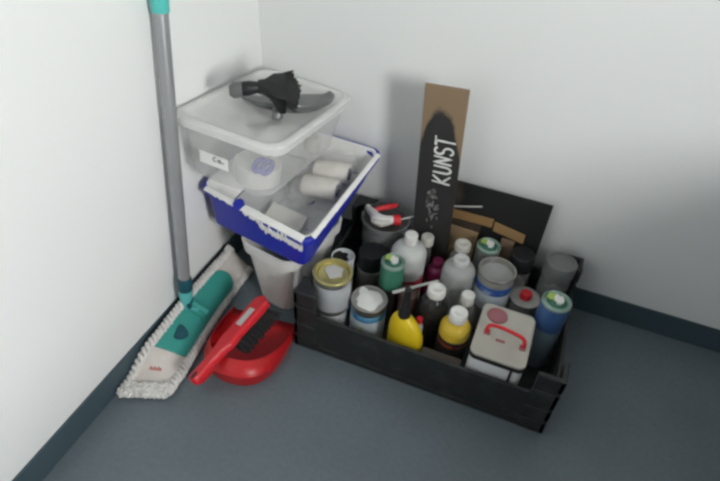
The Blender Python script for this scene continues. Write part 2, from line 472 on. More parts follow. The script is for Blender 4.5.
# ------------------------------------------------------------------ red dustpan and hand brush
DO = V((.195, -.374, 0)); da = V((.10, -.995, 0)).normalized(); db = V((-da.y, da.x, 0))
pan = thing('dustpan', 'round red plastic dustpan on the floor in front of the white bucket', 'dustpan', DO)
W2, DEP = .087, .212
def pan_pt(th, grow=0.):          # th 0..1 along the U from one lip corner round the back to the other
    a = th * PI
    x = (W2 * (1 + .20 * math.sin(a)) + grow) * math.copysign(abs(math.cos(a)) ** .8, math.cos(a))
    s = math.sin(a)
    y = (DEP + grow) * (.02 + .98 * s ** .72)
    return db * x + da * y
N = 48
def pan_h(th): return .012 + .066 * math.sin(th * PI) ** .75
bm = B()
ins = [0, .5, 1]
loopO, loopT, loopM = [], [], []
lp0 = [pan_pt(i/N) + V((0, 0, .002)) for i in range(N+1)]
lp1 = [pan_pt(i/N, .010*math.sin(i/N*PI)) + V((0, 0, .002 + pan_h(i/N)*.55)) for i in range(N+1)]
lp2 = [pan_pt(i/N, -.012*math.sin(i/N*PI)) + V((0, 0, .002 + pan_h(i/N))) for i in range(N+1)]
rows = [[bm.verts.new(p) for p in l] for l in (lp0, lp1, lp2)]
for a, b in zip(rows, rows[1:]):
    for i in range(N): bm.faces.new((a[i], a[i+1], b[i+1], b[i]))
bm.faces.new(rows[0])
pn = obj('pan', bm, 'red', pan)
sm = pn.modifiers.new('thick', 'SOLIDIFY'); sm.thickness = .0025; sm.offset = 0
# the pan's own handle, under the brush
hx = pan_pt(.60, .002)
hd = (V((-.245, -.97, 0))).normalized()
bm = tube([hx + V((0, 0, .036)), hx + hd*.015 + V((0, 0, .036)), hx + hd*.040 + V((0, 0, .033)), hx + hd*.050 + V((0, 0, .031))], [.009, .0105, .0105, .006], 14)
obj('handle', bm, 'red', pan)

BT = V((.174, -.657, .074)); BH = V((.221, -.443, .127))
bd = (BH - BT).normalized()
bn = V((-.42, -.18, .9)); bn = (bn - bd * bn.dot(bd)).normalized()        # direction the red back faces
bw = bn.cross(bd)
br = thing('hand_brush', 'red hand brush with black bristles lying across the red dustpan', 'brush', BT)
FM = frame((0, 0, 0), bd, bw, bn)
LB = (BH - BT).length + .02
def bo(s):                                                               # half width along the brush
    if s < .012: return .013 * math.sqrt(max(0, 1 - ((.012 - s)/.012)**2))
    k = [(0.012, .013), (.05, .0125), (.085, .015), (.115, .0225), (.14, .0205), (.165, .0215), (.20, .024), (.235, .022), (LB - .012, .017), (LB, .004)]
    for (a, wa), (b, wb) in zip(k, k[1:]):
        if s <= b:
            t = (s - a)/(b - a); t = t*t*(3 - 2*t); return wa + (wb - wa) * t
    return .004
S = [LB * i / 46 for i in range(47)]
loops = []
bm = B()
ol = [(s, bo(s)) for s in S] + [(s, -bo(s)) for s in reversed(S)]
ol = [p for i, p in enumerate(ol) if i == 0 or (V(p) - V(ol[i-1])).length > 1e-5]
if (V(ol[0]) - V(ol[-1])).length < 1e-5: ol.pop()
sc = lambda k: [FM @ V((s, w * k, z)) for (s, w), z in zip(ol, [0]*len(ol))]
loops = []
for z, k in ((-.010, .85), (-.006, 1.), (.004, 1.), (.009, .8)):
    loops.append([FM @ V((s, w * k, z)) for s, w in ol])
loft(loops, bm)
body = obj('back', bm, 'red_light', br)
bm = B(); box(bm, .155, .205, -.009, .009, .0088, .0094, FM); obj('sticker', bm, 'sticker', br, smooth=False)
bm = B()
loft([[FM @ V((.013 + .0065*math.cos(a)*1.5, .0045*math.sin(a), z)) for a in [2*PI*i/16 for i in range(16)]] for z in (.0088, .0096)], bm)
obj('hang_hole', bm, 'black', br)
bm = B()
for i in range(26):
    for j in range(6):
        s = .126 + (LB - .146) * i / 25; w = -.016 + .032 * j / 5
        for k in range(3):
            b0 = FM @ V((s + random.uniform(-.002, .002), w*.9, -.009))
            tip = FM @ V((s + random.uniform(-.006, .008) + (i - 12)*.0004, w * 1.3 - .024 + random.uniform(-.004, .004), -.030 - random.random()*.004))
            tube([b0, b0.lerp(tip, .6), tip], [.0026, .0024, .0014], 4, bm, cap=False)
bo_ = obj('bristles', bm, 'bristle', br); bo_['kind'] = 'stuff'

# ------------------------------------------------------------------ white bucket
bk = thing('paint_bucket', 'white rectangular paint bucket under the blue paint tray', 'bucket', (.208, -.245, 0), (0, 0, math.radians(-11)))
levels = [(.000, .050, .086), (.004, .054, .090), (.10, .066, .099), (.172, .0745, .106), (.173, .0815, .113), (.205, .084, .116), (.205, .079, .111), (.17, .072, .103), (.012, .050, .086)]
bm = loft([lp(rrect(a, b, .034, 6), z) for z, a, b in levels])
obj('bucket_body', bm, 'bucket', bk, angle=30)

# ------------------------------------------------------------------ blue paint tray
TR = dict(L=V((.019, -.337, .332)), F=V((.315, -.381, .302)), R=V((.353, -.036, .352)), B=V((.050, -.016, .352)))
TB = dict(L=V((.030, -.326, .222)), F=V((.300, -.366, .210)), R=V((.330, -.060, .284)), B=V((.066, -.040, .266)))
def bil(C, u, v): return C['L']*(1-u)*(1-v) + C['F']*u*(1-v) + C['R']*u*v + C['B']*(1-u)*v
TO = V((.185, -.19, .25))
tray = thing('paint_tray', 'blue paint tray smeared with dried white paint on top of the bucket', 'paint tray', TO)
def tray_loop(C, grow=0., dz=0.):
    out = []
    for x, y in rrect(.5, .5, .075, 5):
        u, v = .5 + x * (1 + grow), .5 + y * (1 + grow)
        out.append(bil(C, u, v) + V((0, 0, dz)) - TO)
    return out
loops = [tray_loop(TB), tray_loop(TR, -.03, -.006), tray_loop(TR, 0, -.016), tray_loop(TR, .02, -.014), tray_loop(TR, .02, -.003), tray_loop(TR, .005, 0), tray_loop(TR, -.045, -.001), tray_loop(TB, -.06, .006)]
bm = loft(loops, close0=False, close1=False)
obj('tray_body', bm, 'tray_blue', tray, angle=35)
# paint film: inner walls and ribbed floor
bm = B(); n = 72; grid = []
for j in range(n + 1):
    row = []
    for i in range(n + 1):
        u, v = i/n, j/n
        p = bil(TB, .04 + .92*u, .04 + .92*v) + V((0, 0, .0085))
        if .25 < u < .95 and .08 < v < .92: p.z += .0022 * max(0, math.sin(u * 60)) * max(0, math.sin(v * 60 + 2*math.sin(u*20)))
        row.append(bm.verts.new(p - TO))
    grid.append(row)
for j in range(n):
    for i in range(n): bm.faces.new((grid[j][i], grid[j][i+1], grid[j+1][i+1], grid[j+1][i]))
pf = obj('paint_film', bm, 'paint_film', tray)
md = pf.modifiers.new('thick', 'SOLIDIFY'); md.thickness = .004; md.offset = -1
bm = loft([tray_loop(TB, -.066, .0095), tray_loop(TR, -.056, -.006), tray_loop(TR, -.050, .0012), tray_loop(TR, -.026, .0016)], close0=False, close1=False)
obj('painted_rim', bm, 'paint_white', tray)
# drips over the outside of the front wall and the right wall
def drips(side, t0, t1, f, n=170):
    bm = B(); rows = []
    for i in range(n + 1):
        t = t0 + (t1 - t0) * i / n
        col = []
        g = f(t)
        for k, s in enumerate((0., .0, .35, .7, 1.)):
            if side == 'front': top, bot, o = bil(TR, t, -.0112), bil(TB, t, -.0), V((-.02, -1, 0))
            else: top, bot, o = bil(TR, 1.0112, t), bil(TB, 1.0, t), V((1, -.1, 0))
            if k == 0:
                p = bil(TR, t, .03 if t > .42 else .012) if side == 'front' else bil(TR, .986, t)
                p = p + V((0, 0, .003))
            else:
                d = g * s                                             # metres down the wall
                base = top + V((0, 0, -.0022 if s == 0 else 0))
                if d < .014: p = top + o * .0022 + V((0, 0, -.001 - d))
                else:
                    w = bil(TR, t, .012) if side == 'front' else bil(TR, .988, t)
                    q = (d - .014) / max(.02, (w - bot).length)
                    p = (w + V((0, 0, -.014))).lerp(bot, min(.98, q)) + o * .0042
            col.append(bm.verts.new(p - TO))
        rows.append(col)
    for a, b in zip(rows, rows[1:]):
        for k in range(4): bm.faces.new((a[k], b[k], b[k+1], a[k+1]))
    return bm
def fdrip(t):
    nz = mnoise.noise(V((t*22, 3.1, 0))) + .6*mnoise.noise(V((t*60, 1.7, 0)))
    base = .003 + .040 * max(0, min(1, (t - .44) / .16)) * (1 if t < .97 else .3)
    return max(.0015, base + nz * (.017 if t > .42 else .005))
def rdrip(t):
    nz = mnoise.noise(V((t*25, 8.1, 0))) + .5*mnoise.noise(V((t*70, 2.7, 0)))
    return max(.0005, .0008 + nz*.003)
obj('paint_drips', drips('front', .05, .955, fdrip), 'paint_white', tray)
obj('paint_drips', drips('side', .05, .95, rdrip), 'paint_white', tray)
obj('paint_spot', blob(.0135, .0, .001, 3, cx=0, cy=0, rough=.15), 'tray_blue', tray).matrix_local = Matrix.Translation(bil(TR, .37, .02) - TO + V((0, -.006, .003))) @ Matrix.Rotation(math.radians(35), 4, 'X')

def tray_floor(x, y):
    u, v = .5, .5
    for _ in range(8):
        p = bil(TB, u, v); u += (x - p.x) / .26; v += (y - p.y) / .29
    return bil(TB, u, v).z + .0105

# white card lying on the ribs
q = [V((.150, -.236)), V((.252, -.252)), V((.252, -.303)), V((.150, -.290))]
bm = B(); zz = [tray_floor(*p) + .004 for p in q]
lo = [bm.verts.new((p.x, p.y, z)) for p, z in zip(q, zz)]; hi = [bm.verts.new((p.x, p.y, z + .009)) for p, z in zip(q, zz)]
for i in range(4): bm.faces.new((lo[i], lo[(i+1) % 4], hi[(i+1) % 4], hi[i]))
bm.faces.new(lo[::-1]); bm.faces.new(hi)
tag(obj('foam_pad', bm, 'cap_white', None, bevel=.002), 'flat white rectangular pad lying on the ribs of the paint tray', 'pad')

# roller sleeves in a clear bag
rolls = [(.254, -.114, .0, 4, 'cream paint roller sleeve nearest the back wall in the bag in the tray'),
         (.248, -.172, .0, 2, 'cream paint roller sleeve nearest the white pad in the bag in the tray')]
RR = .026
def roller(mtxname, x, y, ang, lab):
    z = (tray_floor(x - .045, y) + tray_floor(x + .045, y))/2 + RR + .003
    z0 = tray_floor(x - .045, y) ; z1 = tray_floor(x + .045, y)
    t = thing('roller_sleeve', lab, 'paint roller', (x, y, z), (0, PI/2 - math.atan2(z1 - z0, .09), math.radians(ang)), 'paint roller sleeves in the tray')
    pr = [(RR*.62, -.044), (RR*.93, -.044), (RR, -.038), (RR*.98, 0), (RR, .038), (RR*.93, .044), (RR*.62, .044)]
    obj('nap', lathe(pr, 28), 'cream_roll', t)
    obj('core', lathe([(RR*.60, -.045), (RR*.60, .045), (RR*.45, .045), (RR*.45, -.045), (RR*.60, -.045)], 24), 'black', t)
for x, y, _, a, lab in rolls: roller('', x, y, a, lab)
# clear bag over the sleeves
bm = B(); n = 30; grid = []
for j in range(n + 1):
    row = []
    for i in range(n + 1):
        u, v = i/n, j/n
        x = .184 + .121*u + .006*v; y = -.217 + .138*v - .003*u
        e = min(u, 1-u, v, 1-v)
        z = tray_floor(x, y) + .004 + (.064 + .006*mnoise.noise(V((u*5, v*5, 2))) + .003*mnoise.noise(V((u*14, v*14, 5)))) * min(1, e/.06) ** .4
        row.append(bm.verts.new((x, y, z)))
    grid.append(row)
for j in range(n):
    for i in range(n): bm.faces.new((grid[j][i], grid[j][i+1], grid[j+1][i+1], grid[j+1][i]))
tag(obj('plastic_bag', bm, 'film'), 'crumpled clear plastic bag over the paint roller sleeves in the tray', 'bag')

# ------------------------------------------------------------------ clear storage box on the tray
K, Lc, Rc = V((.012, -.020, .495)), V((.018, -.392, .540)), V((.262, -.028, .480))
e1 = (Rc - K).normalized(); e2 = (Lc - K); e2 = (e2 - e1*e2.dot(e1)).normalized(); e3 = e2.cross(e1).normalized()
if e3.z < 0: e3 = -e3
BX, BY, BHh = (Rc - K).length, (Lc - K).length, .137
BO = (K + Lc + Rc + (Lc + Rc - K)) / 4
sb = thing('storage_box', 'clear plastic storage box with a milky lid on top of the paint tray', 'storage box', BO)
BM = frame((0, 0, 0), e1, -e2, e3)      # local: origin lid centre, x right, y to the wall, z up
sb.matrix_world = Matrix.Translation(BO) @ BM
def bl(ins, z, r=.036): return lp(rrect(BX/2 - ins, BY/2 - ins, r, 5), z)
bm = loft([bl(.008, -.016), bl(.012, -.030), bl(.024, -BHh + .01), bl(.032, -BHh), bl(.034, -BHh + .003), bl(.026, -BHh + .012), bl(.014, -.030), bl(.010, -.016)], close0=False, close1=False)
# separate bottom
bm2 = loft([bl(.032, -BHh), bl(.034, -BHh + .003)], bm)
obj('box_body', bm, 'box_clear', sb, angle=30)
bm = loft([bl(.004, -.018), bl(0, -.016), bl(0, -.004), bl(.004, 0), bl(.012, 0), bl(.018, -.005), bl(.030, -.0065)], close0=False)
ld = obj('lid', bm, 'lid_milky', sb, angle=30)
bm = loft([bl(-.0012, -.017), bl(-.0012, -.003), bl(.004, .0012), bl(.012, .0012), bl(.0135, -.001)], close0=False, close1=False)
obj('lid_rim', bm, 'lid_edge', sb)
# front label
slope = Matrix.Translation((-.026, -BY/2 + .0125, -.044)) @ Matrix.Rotation(math.radians(7), 4, 'X')
bm = B(); box(bm, -.034, .034, -.0012, 0, -.050, -.022, slope)
lab = obj('label', bm, 'paper', sb, smooth=False)
bm = B()
def stroke(pts, w, mtx, bm): tube([mtx @ V((x, 0, z)) for x, z in pts], w, 6, bm)
mk = slope @ Matrix.Translation((.002, -.0018, -.036))
stroke([(.005, .010), (-.001, .010), (-.003, .005), (0, 0), (.004, .001)], .0009, mk, bm)
stroke([(.014, .007), (.009, .006), (.008, .001), (.012, .0), (.014, .006), (.015, 0)], .0009, mk, bm)
stroke([(.018, .002), (.023, .002)], .0009, mk, bm)
obj('handwriting', bm, 'black', lab)
WB = sb.matrix_world.copy()
# roll and scissors inside the box
t = thing('plastic_tub', 'flat round white tub in the front corner of the clear storage box', 'tub')
t.matrix_world = WB @ Matrix.Translation((.036, -BY/2 + .087, -BHh + .006))
obj('tub_body', lathe([(0, 0), (.049, 0), (.050, .003), (.0505, .036), (.0515, .037), (.0515, .042), (.049, .043), (0, .043)], 44), 'cap_white', t)
t = thing('scissors', 'violet handled scissors leaning on the white tub inside the storage box', 'scissors')
t.matrix_world = WB @ Matrix.Translation((.062, -BY/2 + .078, -.072)) @ Matrix.Rotation(math.radians(100), 4, 'Z') @ Matrix.Rotation(math.radians(-14), 4, 'Y')
def ringpts(cx, cy, rx, ry, n=18): return [(cx + rx*math.cos(2*PI*i/n), cy + ry*math.sin(2*PI*i/n), 0) for i in range(n + 1)]
for k in (-1, 1):
    obj('finger_loop', tube(ringpts(-.022, .009*k, .019, .0085), .0058, 10, cap=False), 'violet', t)
    obj('blade', prism([(-.004, .003*k), (.014, .005*k), (.040, .002*k), (.072, 0), (.04, -.003*k), (.0, -.002*k)], -.001 + .0012*k, .0 + .0012*k), 'tin', t)
t = thing('jar_lid', 'small round white lid at the right inner side of the clear storage box', 'lid')
t.matrix_world = WB @ Matrix.Translation((BX/2 - .058, BY/2 - .085, -BHh + .006))
obj('lid_top', lathe([(0, 0), (.018, 0), (.019, .004), (.019, .026), (.016, .031), (.011, .032), (.010, .030), (0, .030)], 30), 'cap_cream', t)
# grey scraper lying in the box, seen through the lid
t = thing('scraper', 'small grey scraper seen dimly through the milky box lid', 'scraper')
t.matrix_world = WB @ Matrix.Translation((.012, -.045, -.034)) @ Matrix.Rotation(math.radians(-118), 4, 'Z')
obj('scraper_blade', prism([(0, -.012), (.035, -.019), (.035, .019), (0, .012)], 0, .002), 'grey_plastic', t)
obj('handle', tube([(-.045, 0, .002), (-.02, 0, .003), (.004, 0, .001)], [.006, .007, .005], 10), 'grey_plastic', t)

# small grey dustpan and black brush lying on the lid
gp = thing('crumb_pan', 'small smoked grey half round dustpan lying on the box lid', 'dustpan')
gp.matrix_world = WB @ Matrix.Translation((.004, .054, .0018)) @ Matrix.Rotation(math.radians(48), 4, 'Z')
# local x along the straight lip, -y towards the viewer (curved rear wall), z up
def gpt(th, g=0.): return V(((.104 + g) * math.cos(th*PI), -(.112 + g) * math.sin(th*PI) - .000, 0))
N = 40; bm = B()
rows = []
for g, z in ((-.020, .002), (-.008, .007), (.003, .018), (.008, .031)):
    rows.append([bm.verts.new(gpt(i/N, g) + V((0, 0, z * (.35 + .65 * math.sin(i/N*PI)) if z > .003 else z))) for i in range(N + 1)])
for a, b in zip(rows, rows[1:]):
    for i in range(N): bm.faces.new((a[i], a[i+1], b[i+1], b[i]))
bm.faces.new(rows[0])
o = obj('pan', bm, 'grey_plastic', gp)
s_ = o.modifiers.new('thick', 'SOLIDIFY'); s_.thickness = .002; s_.offset = 1
pp = lambda k, z: gpt(.655) + V((-.35, -1, 0)).normalized() * k + V((0, 0, z))
obj('handle', tube([pp(.002, .026), pp(.020, .022), pp(.040, .014), pp(.046, .011)], [.009, .0105, .012, .006], 14), 'grey_plastic', gp)
gb = thing('table_brush', 'small black brush with grey looped grip lying across the grey dustpan', 'brush')
gb.matrix_world = WB @ Matrix.Translation((.046, -.050, .062)) @ Matrix.Rotation(math.radians(217), 4, 'Z') @ Matrix.Rotation(math.radians(-26), 4, 'X') @ Matrix.Diagonal((1.0, 1.2, 1.2, 1))
# local x towards the grip, bristles fan the other way
bm = loft([[(x, y*k, z) for x, y in ((-.012, -.030), (.010, -.027), (.030, -.012), (.044, -.008), (.044, .008), (.030, .012), (.010, .027), (-.012, .030))] for z, k in ((-.008, .9), (-.004, 1), (.006, 1), (.010, .8))])
obj('head', bm, 'black', gb)
obj('grip', tube([(.040, 0, 0), (.060, 0, -.004), (.085, 0, -.010), (.094, 0, -.012)], [.009, .0125, .0125, .008], 14), 'black', gb)
obj('grip_sleeve', tube([(.074, 0, -.0073), (.090, 0, -.0112), (.099, 0, -.0132)], [.0138, .0145, .009], 14), 'grey_plastic', gb)
bm = B()
for i in range(22):
    for j in range(5):
        y = -.028 + .056*i/21; z = -.006 + .012*j/4
        for k in range(3):
            p0 = V((-.010, y, z)); tip = V((-.042 + .0125*abs(y)/.03 + random.uniform(-.004, .004), y*1.25 + random.uniform(-.004, .004), z*1.2 - .006 + random.uniform(-.004, .004)))
            tube([p0, p0.lerp(tip, .6), tip], [.0024, .0022, .0014], 4, bm, cap=False)
for i in range(140):                                                  # tuft that hangs towards the viewer
    x = random.uniform(-.012, .020)
    p0 = V((x, .024, random.uniform(-.004, .004))); tip = V((-.004 + (x-.004)*.2 + random.uniform(-.003, .003), .043 + random.uniform(-.006, .004), -.010))
    tube([p0, p0.lerp(tip, .6), tip], [.0026, .0022, .001], 4, bm, cap=False)
o = obj('bristles', bm, 'bristle', gb); o['kind'] = 'stuff'

# ------------------------------------------------------------------ black crate
CX0, CX1, CY0, CY1 = .299, .899, -.426, -.026
CH, CW = .187, .125
crate = thing('plastic_crate', 'low black plastic crate with raised corners holding the paints and bottles', 'crate', (.6, -.226, 0))
off = V((-.6, .226, 0)); OM = Matrix.Translation(off)
TW = .010
bm = B(); box(bm, CX0 + .002, CX1 - .002, CY0 + .002, CY1 - .002, .004, .010, OM)
for k in range(6):
    y = CY0 + .03 + k * .068; box(bm, CX0 + .002, CX1 - .002, y, y + .012, 0, .004, OM)
obj('base', bm, 'crate', crate, bevel=.0015)
def wall_boards(x0, x1, y0, y1, along):
    bm = B()
    for z0, z1 in (((.004, .020), (.023, CW)) if along == 'x' else ((.006, .040), (.050, .084), (.094, CW))):
        box(bm, x0, x1, y0, y1, z0, z1, OM)
    ribs = 5
    for k in range(ribs):
        if along == 'x':
            x = x0 + (x1 - x0) * (k + .5) / ribs; box(bm, x - .006, x + .006, y0 + .002, y1 - .002, .006, CW - .002, OM)
        else:
            y = y0 + (y1 - y0) * (k + .5) / ribs; box(bm, x0 + .002, x1 - .002, y - .006, y + .006, .006, CW - .002, OM)
    # backing web, thinner than the boards, closes the slots
    if along == 'x': ym = (y0 + y1)/2; box(bm, x0, x1, ym - .0015, ym + .0015, .008, CW - .003, OM)
    else: xm = (x0 + x1)/2; box(bm, xm - .0015, xm + .0015, y0, y1, .008, CW - .003, OM)
    return bm
PX, PY = .052, .050
obj('side_wall', wall_boards(CX0 + PX, CX1 - PX, CY0 + .001, CY0 + TW - .001, 'x'), 'crate', crate, bevel=.0015)
obj('side_wall', wall_boards(CX0 + PX, CX1 - PX, CY1 - TW + .001, CY1 - .001, 'x'), 'crate', crate, bevel=.0015)
obj('end_wall', wall_boards(CX0 + .001, CX0 + TW - .001, CY0 + PY, CY1 - PY, 'y'), 'crate', crate, bevel=.0015)
obj('end_wall', wall_boards(CX1 - TW + .001, CX1 - .001, CY0 + PY, CY1 - PY, 'y'), 'crate', crate, bevel=.0015)
for sx in (0, 1):
    for sy in (0, 1):
        bm = B()
        X0, X1 = (CX0, CX0 + PX + .004) if sx == 0 else (CX1 - PX - .004, CX1)
        Y0, Y1 = (CY0, CY0 + PY + .004) if sy == 0 else (CY1 - PY - .004, CY1)
        xs = (CX0, CX0 + TW) if sx == 0 else (CX1 - TW, CX1)
        ys = (CY0, CY0 + TW) if sy == 0 else (CY1 - TW, CY1)
        for a, b in ((.004, .040), (.050, .084), (.094, .142), (.152, CH)):
            box(bm, X0, X1, ys[0], ys[1], a, b, OM); box(bm, xs[0], xs[1], Y0, Y1, a, b, OM)
        box(bm, X0 + .001, X1 - .001, ys[0] + .002, ys[1] - .002, .01, CH - .004, OM); box(bm, xs[0] + .002, xs[1] - .002, Y0 + .001, Y1 - .001, .01, CH - .004, OM)
        # ledge on top of the corner
        if sx == 0: tri = [(X0, ys[0 if sy == 0 else 1]), (X1, ys[0 if sy == 0 else 1]), (X1, ys[1 if sy == 0 else 0]), (xs[1], Y1 if sy == 0 else Y0), (X0, Y1 if sy == 0 else Y0)]
        else: tri = [(X1, ys[0 if sy == 0 else 1]), (X0, ys[0 if sy == 0 else 1]), (X0, ys[1 if sy == 0 else 0]), (xs[0], ys[1 if sy == 0 else 0]), (xs[0], Y1 if sy == 0 else Y0), (X1, Y1 if sy == 0 else Y0)]
        prism([(x + off.x, y + off.y) for x, y in tri] if (sx + sy) % 2 == 0 else [(x + off.x, y + off.y) for x, y in reversed(tri)], CH - .001, CH + .004, bm)
        obj('corner_post', bm, 'crate', crate, bevel=.0015)
ZF = .0115                                                            # top of the crate floor

# ------------------------------------------------------------------ cans, bottles, jars
def can(label, x, y, z0, r, h, body, rim='tin', lid='dulltin', paint=None, rec=.006, band=None, group=None, open_=False, name='paint_can', cat='paint can', seed=1):
    t = thing(name, label, cat, (x, y, z0), (0, 0, random.uniform(-1, 1)), group)
    obj('body', lathe([(0, 0), (r*.97, 0), (r*.99, .002), (r*.985, .006), (r*.97, .008), (r*.97, h - .009), (r*.985, h - .007), (r*.985, h - .004), (r*.95, h - .004)], 44), 'tin' if band else body, t, angle=50)
    if band:
        for nm, mt, a, b in band:
            obj(nm, lathe([(r*.971, a), (r*.976, a + .0006), (r*.976, b - .0006), (r*.971, b)], 44), mt, t)
    obj('rim', lathe([(r*.985, h - .007), (r*1.0, h - .005), (r*1.0, h - .001), (r*.98, h), (r*.90, h - .0005), (r*.885, h - .003), (r*.885, h - rec)], 44), rim, t, angle=50)
    if open_:
        obj('paint', lathe([(r*.885, h - rec + .001), (r*.6, h - rec - .001), (0, h - rec)], 40), lid, t)
    else:
        ld = obj('lid', lathe([(r*.885, h - rec), (r*.80, h - rec), (r*.76, h - rec + .002), (r*.70, h - rec + .002), (r*.66, h - rec), (0, h - rec)], 44), lid, t, angle=50)
        if paint:
            for k, (mt, rr, cx, cy) in enumerate(paint):
                obj('dried_paint', blob(rr, h - rec + .001 + k*.001, h - rec + .0032 + k*.001, seed + k, cx=cx, cy=cy), mt, ld)
        t['_lid'] = 1
    return t

def rot0(t): t.rotation_euler = (0, 0, 0); return t

# stack at the front left corner
rot0(can('white paint can at the bottom of the stack in the front left crate corner', .3595, -.345, ZF, .0385, .088, 'can_white', band=[('label', 'can_white', .010, .080)]))
rot0(can('gold rimmed pale grey can stacked on a white can in the front left crate corner', .3595, -.345, ZF + .089, .0455, .104, 'can_grey', rim='gold', lid='gold', rec=.009,
    paint=[('cap_cream', .022, .000, .006)], band=[('label', 'can_grey', .010, .086), ('shoulder_band', 'tin', .086, .098)], seed=4))
# silver can with white dried paint
sc_ = rot0(can('silver can with pale blue label, lid covered in dried white paint, behind the front wall', .4485, -.331, ZF, .0435, .128, 'can_pale', rim='tin', lid='dulltin',
    paint=[('paint_white', .031, .000, -.003), ('paint_white', .012, -.022, .018)], rec=.004, band=[('label', 'can_pale', .010, .088), ('blue_band', 'band_blue', .087, .106)], seed=9))
bm = B(); box(bm, -.004, .004, -.0434, -.0420, .064, .071); obj('print', bm, 'lime', sc_, smooth=False)
# open can with grey paint, standing on a bare tin
rot0(can('bare tin can under the open can of grey paint', .708, -.163, ZF, .043, .072, 'tin'))
rot0(can('open can of grey paint with blue and white label in the middle of the crate', .708, -.163, ZF + .073, .0455, .110, 'can_white', lid='grey_paint', open_=True, rec=.016,
    band=[('label', 'can_pale', .010, .060), ('blue_band', 'band_royal', .060, .083), ('top_band', 'dulltin', .083, .101)]))
# dark lidded can at the back left
t = thing('paint_can', 'black lidded grey can between the spray head jar and the stacked cans', 'paint can', (.4035, -.199, ZF))
obj('body', lathe([(0, 0), (.033, 0), (.034, .002), (.034, .100), (.0355, .102), (.0355, .106), (.030, .107)], 40), 'dulltin', t)
obj('lid', lathe([(.034, .104), (.0345, .106), (.0335, .150), (.031, .154), (.012, .1545), (0, .1535)], 40), 'black', t)
# small white tin with dark contents
t = thing('paint_tin', 'small white tin with half dried dark paint just behind the gold rimmed can', 'paint tin', (.3415, -.239, ZF))
obj('body', lathe([(0, 0), (.0275, 0), (.0285, .002), (.0285, .140), (.0295, .141), (.0295, .145), (.027, .146), (.026, .144), (.026, .138), (0, .138)], 36), 'can_white', t)
obj('paint', blob(.0185, .1385, .1405, 6, cx=-.006, cy=.003, rough=.35), 'liquid_dark', t)
# round tin with red cap
t = thing('solvent_tin', 'low round tin with a red screw cap behind the red handled canister', 'solvent tin', (.7895, -.1525, ZF))
obj('body', lathe([(0, 0), (.036, 0), (.037, .003), (.0355, .006), (.0355, .108), (.037, .110), (.037, .114), (.0345, .115), (.033, .112), (.018, .113), (0, .113)], 44), 'dulltin', t, angle=50)
obj('cap', lathe([(.0145, .113), (.0145, .126), (.013, .129), (.006, .1295), (0, .129)], 36, knurl=.05), 'red_light', t)

# spray cans
def spray(label, x, y, r, h, body, lower=None, ring='ring_green'):
    t = thing('spray_can', label, 'spray can', (x, y, ZF), (0, 0, 0), 'spray paint cans in the crate')
    lo = lower or body
    if lower:
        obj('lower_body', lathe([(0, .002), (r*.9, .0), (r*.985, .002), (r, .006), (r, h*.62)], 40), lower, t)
        obj('body', lathe([(r*1.0, h*.62), (r*1.004, h*.622), (r*1.004, h - .010), (r*.97, h - .006)], 40), body, t)
    else:
        obj('body', lathe([(0, .002), (r*.9, 0), (r*.985, .002), (r, .006), (r, h - .010), (r*.97, h - .006)], 40), body, t)
    obj('shoulder_ring', lathe([(r*.99, h - .010), (r*1.02, h - .007), (r*1.01, h - .003), (r*.93, h - .001), (r*.86, h - .003), (r*.80, h - .006), (r*.70, h - .004)], 40), ring, t)
    dm = obj('dome', lathe([(r*.72, h - .006), (r*.55, h - .001), (r*.42, h + .001), (r*.40, h + .003), (r*.33, h + .003), (r*.31, h), (0, h)], 36), 'dome_green' if ring == 'ring_green' else 'tin', t)
    obj('paint_fleck', blob(r*.36, h + .0032, h + .0042, 5, cx=-r*.34, cy=r*.12, rough=.3), 'lime', dm)
    nz = obj('nozzle', blob(r*.36, h + .001, h + .007, 11, cx=r*.06, cy=-r*.06, rough=.4), 'cap_white', t)
    return t
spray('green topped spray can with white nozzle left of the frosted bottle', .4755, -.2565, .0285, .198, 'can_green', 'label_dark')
spray('silver spray can with green ring, in front of the wood strips', .6705, -.088, .0295, .188, 'can_silver')
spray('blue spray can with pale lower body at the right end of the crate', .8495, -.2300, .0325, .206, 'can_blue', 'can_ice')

# bottles
def bottle(label, x, y, r, hb, body, cap_r, cap_h, neck=.008, capmat='cap_white', sh=.025, flat=1., bands=(), inner=None, name='bottle', group=None, rim=True, z0=ZF):
    t = thing(name, label, 'bottle', (x, y, z0), (0, 0, 0), group)
    nr = cap_r * .86
    prof = [(0, .002), (r*.88, 0), (r*.98, .003), (r, .008), (r, hb - sh), (r*.97, hb - sh*.72), (r*.82, hb - sh*.34), ((r*.82 + nr)/2 , hb - sh*.12), (nr, hb), (nr, hb + neck)]
    b = obj('bottle_body', lathe(prof, 40), body, t)
    for nm, mt, a, c in bands:
        obj(nm, lathe([(r*1.0, a), (r*1.012, a + .0006), (r*1.012, c - .0006), (r*1.0, c)], 40), mt, t)
    z = hb + neck
    if inner: obj('contents', lathe([(0, .006), (r*.93, .006), (r*.93, inner[1]), (0, inner[1])], 36), inner[0], t)
    obj('cap', lathe([(0, z - .003), (cap_r*.98, z - .003), (cap_r, z - .001), (cap_r*.97, z + cap_h - .002), (cap_r*.88, z + cap_h), (cap_r*.5, z + cap_h), (cap_r*.45, z + cap_h - .0012), (0, z + cap_h - .0012)], 44, knurl=.03), capmat, t, angle=55)
    return t
GB = 'white capped bottles in the crate'
bottle('broad frosted white bottle with white cap beside the wide grey jar', .4925, -.1805, .0440, .196, 'hdpe', .0165, .024, bands=[('label', 'label_red', .05, .108)], sh=.030, group=GB)
bottle('slim clear bottle with greyed cap behind the frosted bottle, at the foot of the sign', .5225, -.1258, .0172, .160, 'glass', .0165, .022, capmat='cap_cream', group=GB)
